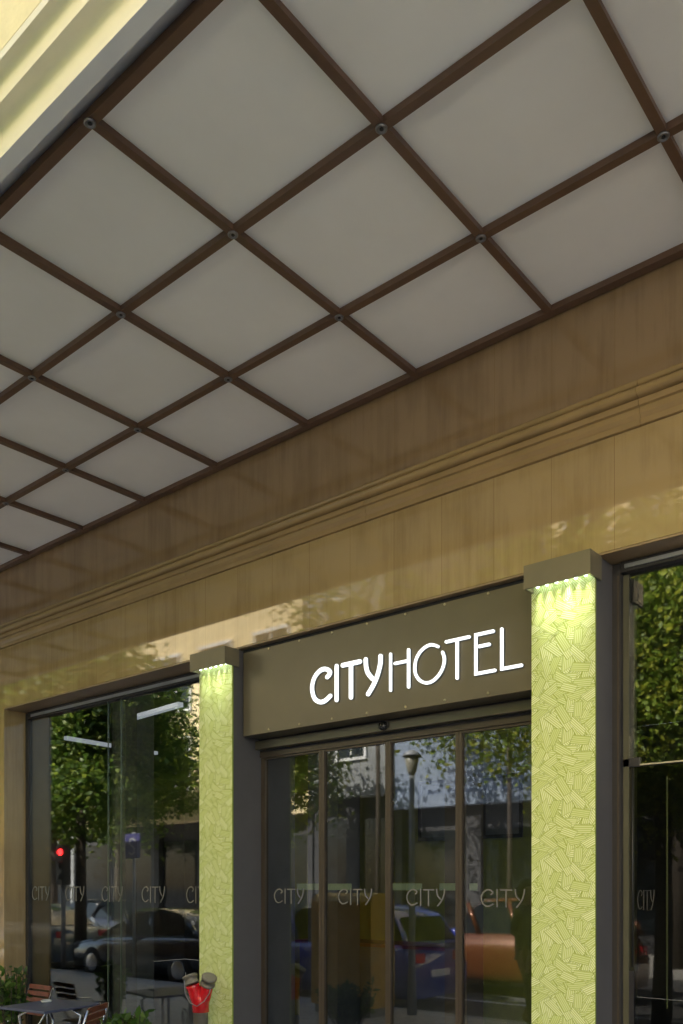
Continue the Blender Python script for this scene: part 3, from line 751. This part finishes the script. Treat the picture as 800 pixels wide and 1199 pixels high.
# cars ---------------------------------------------------------------
def car(name, lab, x, y, rz, paint, prof, roof, L_, W_=1.72, dark=False):
    """prof: list of (x, belt z); roof: list of (x, z) from rear screen foot to windscreen foot; car faces -x"""
    t = thing(name, lab, 'car', (x, y, -.12), rz, 'cars in the street')
    bm = BM(); rings = []
    for px, zb in prof:
        taper = 1-.10*max(0, abs(px)/(L_/2)-.72)/.28
        w = W_/2*taper; sect = [(-w*.92, .20), (-w, .42), (-w*1.0, .66), (-w*.94, zb-.03), (-w*.86, zb), (w*.86, zb), (w*.94, zb-.03), (w, .66), (w, .42), (w*.92, .20)]
        rings.append([bm.verts.new((px, a, b)) for a, b in sect])
    for a, b in zip(rings, rings[1:]):
        for k in range(10): bm.faces.new((a[k], a[(k+1) % 10], b[(k+1) % 10], b[k])).smooth = True
    bm.faces.new(rings[0][::-1]); bm.faces.new(rings[-1])
    rr = []
    for px, z in roof:
        zb = min(p[1] for p in prof if abs(p[0]-px) < .9) if False else z
        rr.append((px, z))
    z0 = min(z for _, z in roof)
    ring2 = []
    for px, z in rr:
        f = (z-z0)/(max(q for _, q in roof)-z0); w = W_/2*(.86-.16*f)
        ring2.append([bm.verts.new((px, -w, z-.05*f)), bm.verts.new((px, -w*.9, z)), bm.verts.new((px, w*.9, z)), bm.verts.new((px, w, z-.05*f))])
    for a, b in zip(ring2, ring2[1:]):
        for k in range(3): bm.faces.new((a[k], a[k+1], b[k+1], b[k])).smooth = True
    # side posts
    for s_ in (0, 3):
        for i in (0, len(ring2)//2, len(ring2)-2):
            a, b = ring2[i][s_].co, ring2[i+1][s_].co
            sy = -1 if s_ == 0 else 1
            tube(bm, [(a.x, sy*W_/2*.86, z0), ((a.x*2+b.x)/3, (a.y+b.y)/2, (a.z+b.z)/2 if i == 0 else max(a.z, b.z)-.02)], .045, 6)
    obj('body', bm, paint, t)
    gm = BM(); xs = [p[0] for p in rr]
    zmax = max(z for _, z in rr); top = [p for p in rr if p[1] > z0+.75*(zmax-z0)]
    xa, xb = rr[0][0], rr[-1][0]; ta, tb = top[0][0], top[-1][0]
    for sy in (-1, 1):
        q = [(xa, sy*W_/2*.845, z0-.02), (xb, sy*W_/2*.845, z0-.02), (tb, sy*W_/2*.715, zmax-.09), (ta, sy*W_/2*.715, zmax-.09)]
        gm.faces.new([gm.verts.new(p) for p in q])
    obj('side_glass', gm, M['carglass'], t)
    for nm, i, j in (('windscreen', len(rr)-1, len(rr)-2), ('rear_window', 0, 1)):
        a, b = rr[i], rr[j]; wa, wb = W_/2*.76, W_/2*.64; off = .012*(1 if nm == 'rear_window' else 1)
        dx = (1 if a[0] > b[0] else -1)*off
        gm = BM(); gm.faces.new([gm.verts.new(p) for p in ((a[0]+(b[0]-a[0])*.1+dx, -wa, a[1]+(b[1]-a[1])*.1+off), (a[0]+(b[0]-a[0])*.1+dx, wa, a[1]+(b[1]-a[1])*.1+off), (a[0]+(b[0]-a[0])*.88+dx, wb, a[1]+(b[1]-a[1])*.88+off), (a[0]+(b[0]-a[0])*.88+dx, -wb, a[1]+(b[1]-a[1])*.88+off))])
        obj(nm, gm, M['carglass'], t)
    for wx in (-L_*.31, L_*.30):
        for sy in (-1, 1):
            bm = BM(); lathe(bm, [(.20, -.10), (.31, -.09), (.32, -.05), (.32, .05), (.31, .09), (.20, .10)], 24, (wx, sy*(W_/2-.09), .32), 'Y'); wv = obj('wheel', bm, M['tyre'], t)
            bm = BM(); lathe(bm, [(.19, -.105), (.17, -.112), (.05, -.108)] if sy < 0 else [(.19, .105), (.17, .112), (.05, .108)], 16, (wx, sy*(W_/2-.09), .32), 'Y'); obj('rim', bm, M['chrome'], wv)
    for sy in (-1, 1):
        box('tail_light', M['red'], t, L_/2-.04, L_/2+.012, sy*W_/2*.62-.11, sy*W_/2*.62+.11, .72, .86)
        box('headlight', M['lampglass'], t, -L_/2-.012, -L_/2+.05, sy*W_/2*.62-.14, sy*W_/2*.62+.14, .58, .70)
    box('number_plate', M['white'], t, L_/2-.01, L_/2+.02, -.24, .24, .50, .60)
    return t
HB = dict(prof=[(-1.95, .45), (-1.85, .72), (-1.4, .88), (-.95, .95), (0, .97), (1.2, .99), (1.75, .99), (1.9, .80), (1.95, .5)], roof=[(1.85, .97), (1.55, 1.42), (1.2, 1.52), (.4, 1.58), (-.3, 1.54), (-1.05, .95)], L_=3.9)
SD = dict(prof=[(-2.2, .45), (-2.1, .66), (-1.5, .80), (-1.0, .87), (0, .90), (1.3, .93), (2.05, .92), (2.2, .75), (2.22, .5)], roof=[(1.75, .92), (1.05, 1.32), (.4, 1.42), (-.2, 1.41), (-1.25, .87)], L_=4.42)
blue = plain('blue_paint', (.012, .032, .28), .22, var=.03, coat=.8)
copper = plain('copper_paint', (.13, .042, .012), .22, var=.03, coat=.8, metal=.3)
dk = plain('black_paint', (.02, .022, .03), .15, var=.03, coat=.8)
silver = plain('silver_paint', (.12, .15, .20), .2, var=.03, coat=.8)
car('parked_car', 'blue hatchback parked at the near kerb mirrored in the sliding doors', -9.15, -6.15, 0, blue, W_=1.68, **HB)
car('parked_car', 'copper orange car in the street mirrored behind the two people', -7.3, -8.7, 0, copper, **dict(prof=[(a*1.05, b+.08) for a, b in HB['prof']], roof=[(a*1.05, b+.08) for a, b in HB['roof']], L_=4.1))
car('parked_car', 'black saloon parked at the near kerb mirrored in the shop window', -13.6, -6.15, 0, dk, **SD)
car('parked_car', 'silver blue saloon parked at the near kerb beyond the black one', -18.9, -6.2, 0, silver, **SD)
car('parked_car', 'dark saloon standing by the far kerb', -17.0, -11.5, R(180), dk, **SD)
car('parked_car', 'second dark saloon standing by the far kerb', -23.4, -11.5, R(180), dk, **SD)

# yellow cabinet, lamp, signs
t = thing('street_cabinet', 'yellow street cabinet with rounded top at the near kerb', 'cabinet', (-7.42, -4.35, 0))
prof = [(-.26, .12), (.26, .12), (.26, 1.52), (.20, 1.59), (.08, 1.63), (-.08, 1.63), (-.20, 1.59), (-.26, 1.52)]
bm = BM(); extrude_profile(bm, prof, -.52, .52); obj('housing', bm, M['yellow'], t)
box('plinth', M['lampgrey'], t, -.48, .48, -.22, .22, 0, .119); box('door', M['yellow'], t, -.46, .46, .262, .272, .2, 1.45)
t = thing('street_lamp', 'grey street lamp with bell shaped head behind the camera mirrored in the doors', 'street lamp', (-6.72, -4.75, 0))
bm = BM(); tube(bm, [(0, 0, 0), (0, 0, .8), (0, 0, 3.2)], [.07, .045, .035], 12); obj('pole', bm, M['lampgrey'], t)
bm = BM(); lathe(bm, [(.035, 3.2), (.06, 3.25), (.10, 3.45), (.09, 3.455)], 20); obj('lantern', bm, M['lampglass'], t)
bm = BM(); lathe(bm, [(.125, 3.457), (.13, 3.47), (.07, 3.52), (.015, 3.545)], 20); obj('cap', bm, M['lampgrey'], t)
t = thing('traffic_light', 'traffic light showing red across the street', 'traffic light', (-16.1, -5.35, 0))
bm = BM(); tube(bm, [(0, 0, 0), (0, 0, 2.0)], .05, 10); obj('pole', bm, M['lampgrey'], t)
bm = BM(); bx(bm, -.13, .13, -.1, .1, 1.75, 2.58, bev=.02); obj('signal_head', bm, M['black'], t)
for q in (0, 1, 2):
    bm = BM(); bmesh.ops.create_uvsphere(bm, u_segments=16, v_segments=8, radius=.075); bmesh.ops.translate(bm, verts=bm.verts[:], vec=(.05, .085, 2.43-q*.26)); obj('lens', bm, M['redlamp'] if q == 0 else M['black'], t)
t = thing('parking_sign', 'blue parking sign on a pole mirrored in the shop window', 'sign', (-13.6, -5.3, 0))
bm = BM(); tube(bm, [(0, 0, 0), (0, 0, 2.75)], .03, 8); obj('pole', bm, M['lampgrey'], t)
box('plate', M['bluesign'], t, -.24, .24, .032, .045, 2.25, 2.72)
bm = BM(); stroke(bm, [(.09, 2.58), (.03, 2.63), (-.06, 2.61), (-.07, 2.53), (.07, 2.44), (.08, 2.37), (.0, 2.32), (-.09, 2.36)], .018, .05, .0455, 4)
obj('symbol', bm, M['lampgrey'], t)

# people -------------------------------------------------------------
def person(lab, loc3, rz, top, legs, pose, seed):
    t = thing('person', lab, 'person', loc3, rz)
    V = {}; J = [('pelvis', (0, 0, .95), .135), ('waist', (0, 0, 1.10), .12), ('chest', (0, -.01, 1.33), .155), ('neckb', (0, 0, 1.48), .07), ('neck', (0, -.01, 1.54), .052), ('head', (0, -.03, 1.64), .088), ('crown', (0, -.025, 1.72), .075)]
    J += [('hipl', (-.09, 0, .90), .095), ('kneel', (-.10, -.10-pose*.05, .50), .062), ('anklel', (-.10, -.02+pose*.14, .10), .042), ('toel', (-.11, -.16+pose*.14, .04), .035)]
    J += [('hipr', (.09, 0, .90), .095), ('kneer', (.10, -.03-pose*.12, .50), .062), ('ankler', (.10, .02-pose*.22, .10), .042), ('toer', (.11, -.12-pose*.22, .04), .035)]
    J += [('shl', (-.18, 0, 1.42), .06), ('ell', (-.23, .04, 1.14), .042), ('wrl', (-.20, -.14, .94), .028), ('hdl', (-.19, -.20, .89), .034)]
    J += [('shr', (.18, 0, 1.42), .06), ('elr', (.24, .02, 1.15), .042), ('wrr', (.16, -.22, 1.16), .028), ('hdr', (.12, -.28, 1.19), .034)]
    E_ = [('pelvis', 'waist'), ('waist', 'chest'), ('chest', 'neckb'), ('neckb', 'neck'), ('neck', 'head'), ('head', 'crown'), ('pelvis', 'hipl'), ('hipl', 'kneel'), ('kneel', 'anklel'), ('anklel', 'toel'), ('pelvis', 'hipr'), ('hipr', 'kneer'), ('kneer', 'ankler'), ('ankler', 'toer'),
          ('chest', 'shl'), ('shl', 'ell'), ('ell', 'wrl'), ('wrl', 'hdl'), ('chest', 'shr'), ('shr', 'elr'), ('elr', 'wrr'), ('wrr', 'hdr')]
    for side, sx in (('l', -1), ('r', 1)):
        hp = dict((a, b) for a, b, c in J)['hd'+side]
        for q in range(5):
            nm = 'f%s%d' % (side, q); off = (q-1.5)*.016 if q < 4 else -.03*1
            tip = (hp[0]+off, hp[1]-.055-(.012 if q in (1, 2) else 0), hp[2]-.045) if q < 4 else (hp[0]+sx*-.035, hp[1]-.03, hp[2]-.01)
            J.append((nm, tip, .009)); E_.append(('hd'+side, nm))
    idx = {n: i for i, (n, _, _) in enumerate(J)}
    me = bpy.data.meshes.new('body'); me.from_pydata([p for _, p, _ in J], [(idx[a], idx[b]) for a, b in E_], [])
    o = link('body', me, [top], t)
    sk = o.modifiers.new('skin', 'SKIN'); 
    if not me.skin_vertices: me.skin_vertices.new(name='')
    for i, (_, _, r) in enumerate(J): me.skin_vertices[0].data[i].radius = (r*1.12 if J[i][0] in ('chest', 'waist', 'pelvis') else r, r)
    me.skin_vertices[0].data[0].use_root = True
    ss = o.modifiers.new('sub', 'SUBSURF'); ss.levels = 2; ss.render_levels = 2
    dg = bpy.context.evaluated_depsgraph_get(); me2 = bpy.data.meshes.new_from_object(o.evaluated_get(dg)); o.modifiers.clear(); o.data = me2
    me2.materials.clear()
    for x in (top, legs, M['skin'], M['black']): me2.materials.append(x)
    for p in me2.polygons:
        c = p.center; p.use_smooth = True
        p.material_index = 2 if c.z > 1.49 else (3 if c.z < .085 else (1 if c.z < 1.0 and abs(c.x) < .17 else 0))
        if (abs(c.x) > .15 and c.z < .97 and c.z > .7) or (c.y < -.18 and .9 < c.z < 1.3): p.material_index = 2
    bm = BM(); bmesh.ops.create_uvsphere(bm, u_segments=16, v_segments=12, radius=.105)
    for v in bm.verts:
        v.co = Vector((v.co.x*.92, v.co.y*1.0+.012, v.co.z*1.1+1.70))
        if v.co.y < -.035 and v.co.z < 1.73: v.co.y = -.03
        if v.co.y > 0 and v.co.z < 1.70: v.co.z -= .10
    obj('hair', bm, M['hair'], t, True)
    bm = BM(); tube(bm, [(0, -.105, 1.665), (0, -.135, 1.635), (0, -.108, 1.625)], [.008, .014, .008], 6); obj('nose', bm, M['skin'], t, True)
    for sx in (-1, 1):
        bm = BM(); bmesh.ops.create_uvsphere(bm, u_segments=8, v_segments=6, radius=.011); bmesh.ops.translate(bm, verts=bm.verts[:], vec=(sx*.032, -.112, 1.665)); obj('eye', bm, M['black'], t)
    bm = BM(); bx(bm, -.024, .024, -.113, -.104, 1.592, 1.600, bev=.002); obj('mouth', bm, M['red'], t)
person('person in a dark jacket and tan trousers walking along the pavement', (-5.02, -4.75, 0), R(100), M['cloth_dark'], M['cloth_tan'], 1, 1)
person('person with dark hair and black coat standing beside the walking one', (-4.70, -4.50, 0), R(-60), M['cloth_dark'], M['cloth_dark'], .2, 2)

# ------------------------------------------------------------------ light
w = bpy.data.worlds.new('World'); S.world = w; w.use_nodes = True; nt = w.node_tree
bg = nt.nodes['Background']; sky = nt.nodes.new('ShaderNodeTexSky'); sky.sky_type = 'NISHITA'; sky.sun_disc = False
EL, ROT = R(46), R(-24)
sky.sun_elevation = EL; sky.sun_rotation = ROT; sky.air_density = 1.2; sky.dust_density = 1.5
L(nt, sky.outputs[0], bg.inputs['Color']); bg.inputs['Strength'].default_value = .09
sl = bpy.data.lights.new('sun', 'SUN'); sl.energy = 5.0; sl.angle = R(.5); sl.color = (1., .93, .80)
so = bpy.data.objects.new('sun', sl); COL.objects.link(so)
d = Vector((math.sin(ROT)*math.cos(EL), math.cos(ROT)*math.cos(EL), math.sin(EL)))
so.rotation_euler = d.to_track_quat('Z', 'Y').to_euler(); so.location = (0, 0, 20)

# ------------------------------------------------------------------ camera
cam = bpy.data.cameras.new('camera'); co = bpy.data.objects.new('camera', cam); COL.objects.link(co); S.camera = co
co.location = (0, -4.1964, 1.72); co.rotation_euler = (R(90), 0, .7008)
cam.sensor_fit = 'VERTICAL'; cam.sensor_height = 36; cam.lens = 36*1008.6/1199
cam.shift_y = (1037.7-599.5)/1199; cam.shift_x = 0
cam.clip_start = .05; cam.clip_end = 2000
S.view_settings.view_transform = 'Standard'; S.view_settings.look = 'None'; S.view_settings.gamma = 1
S.view_settings.exposure = 2.5
S.render.engine = 'CYCLES'
S.cycles.use_denoising = True
S.cycles.max_bounces = 8; S.cycles.diffuse_bounces = 4; S.cycles.glossy_bounces = 4; S.cycles.transparent_max_bounces = 24; S.cycles.caustics_reflective = False; S.cycles.sample_clamp_indirect = 8
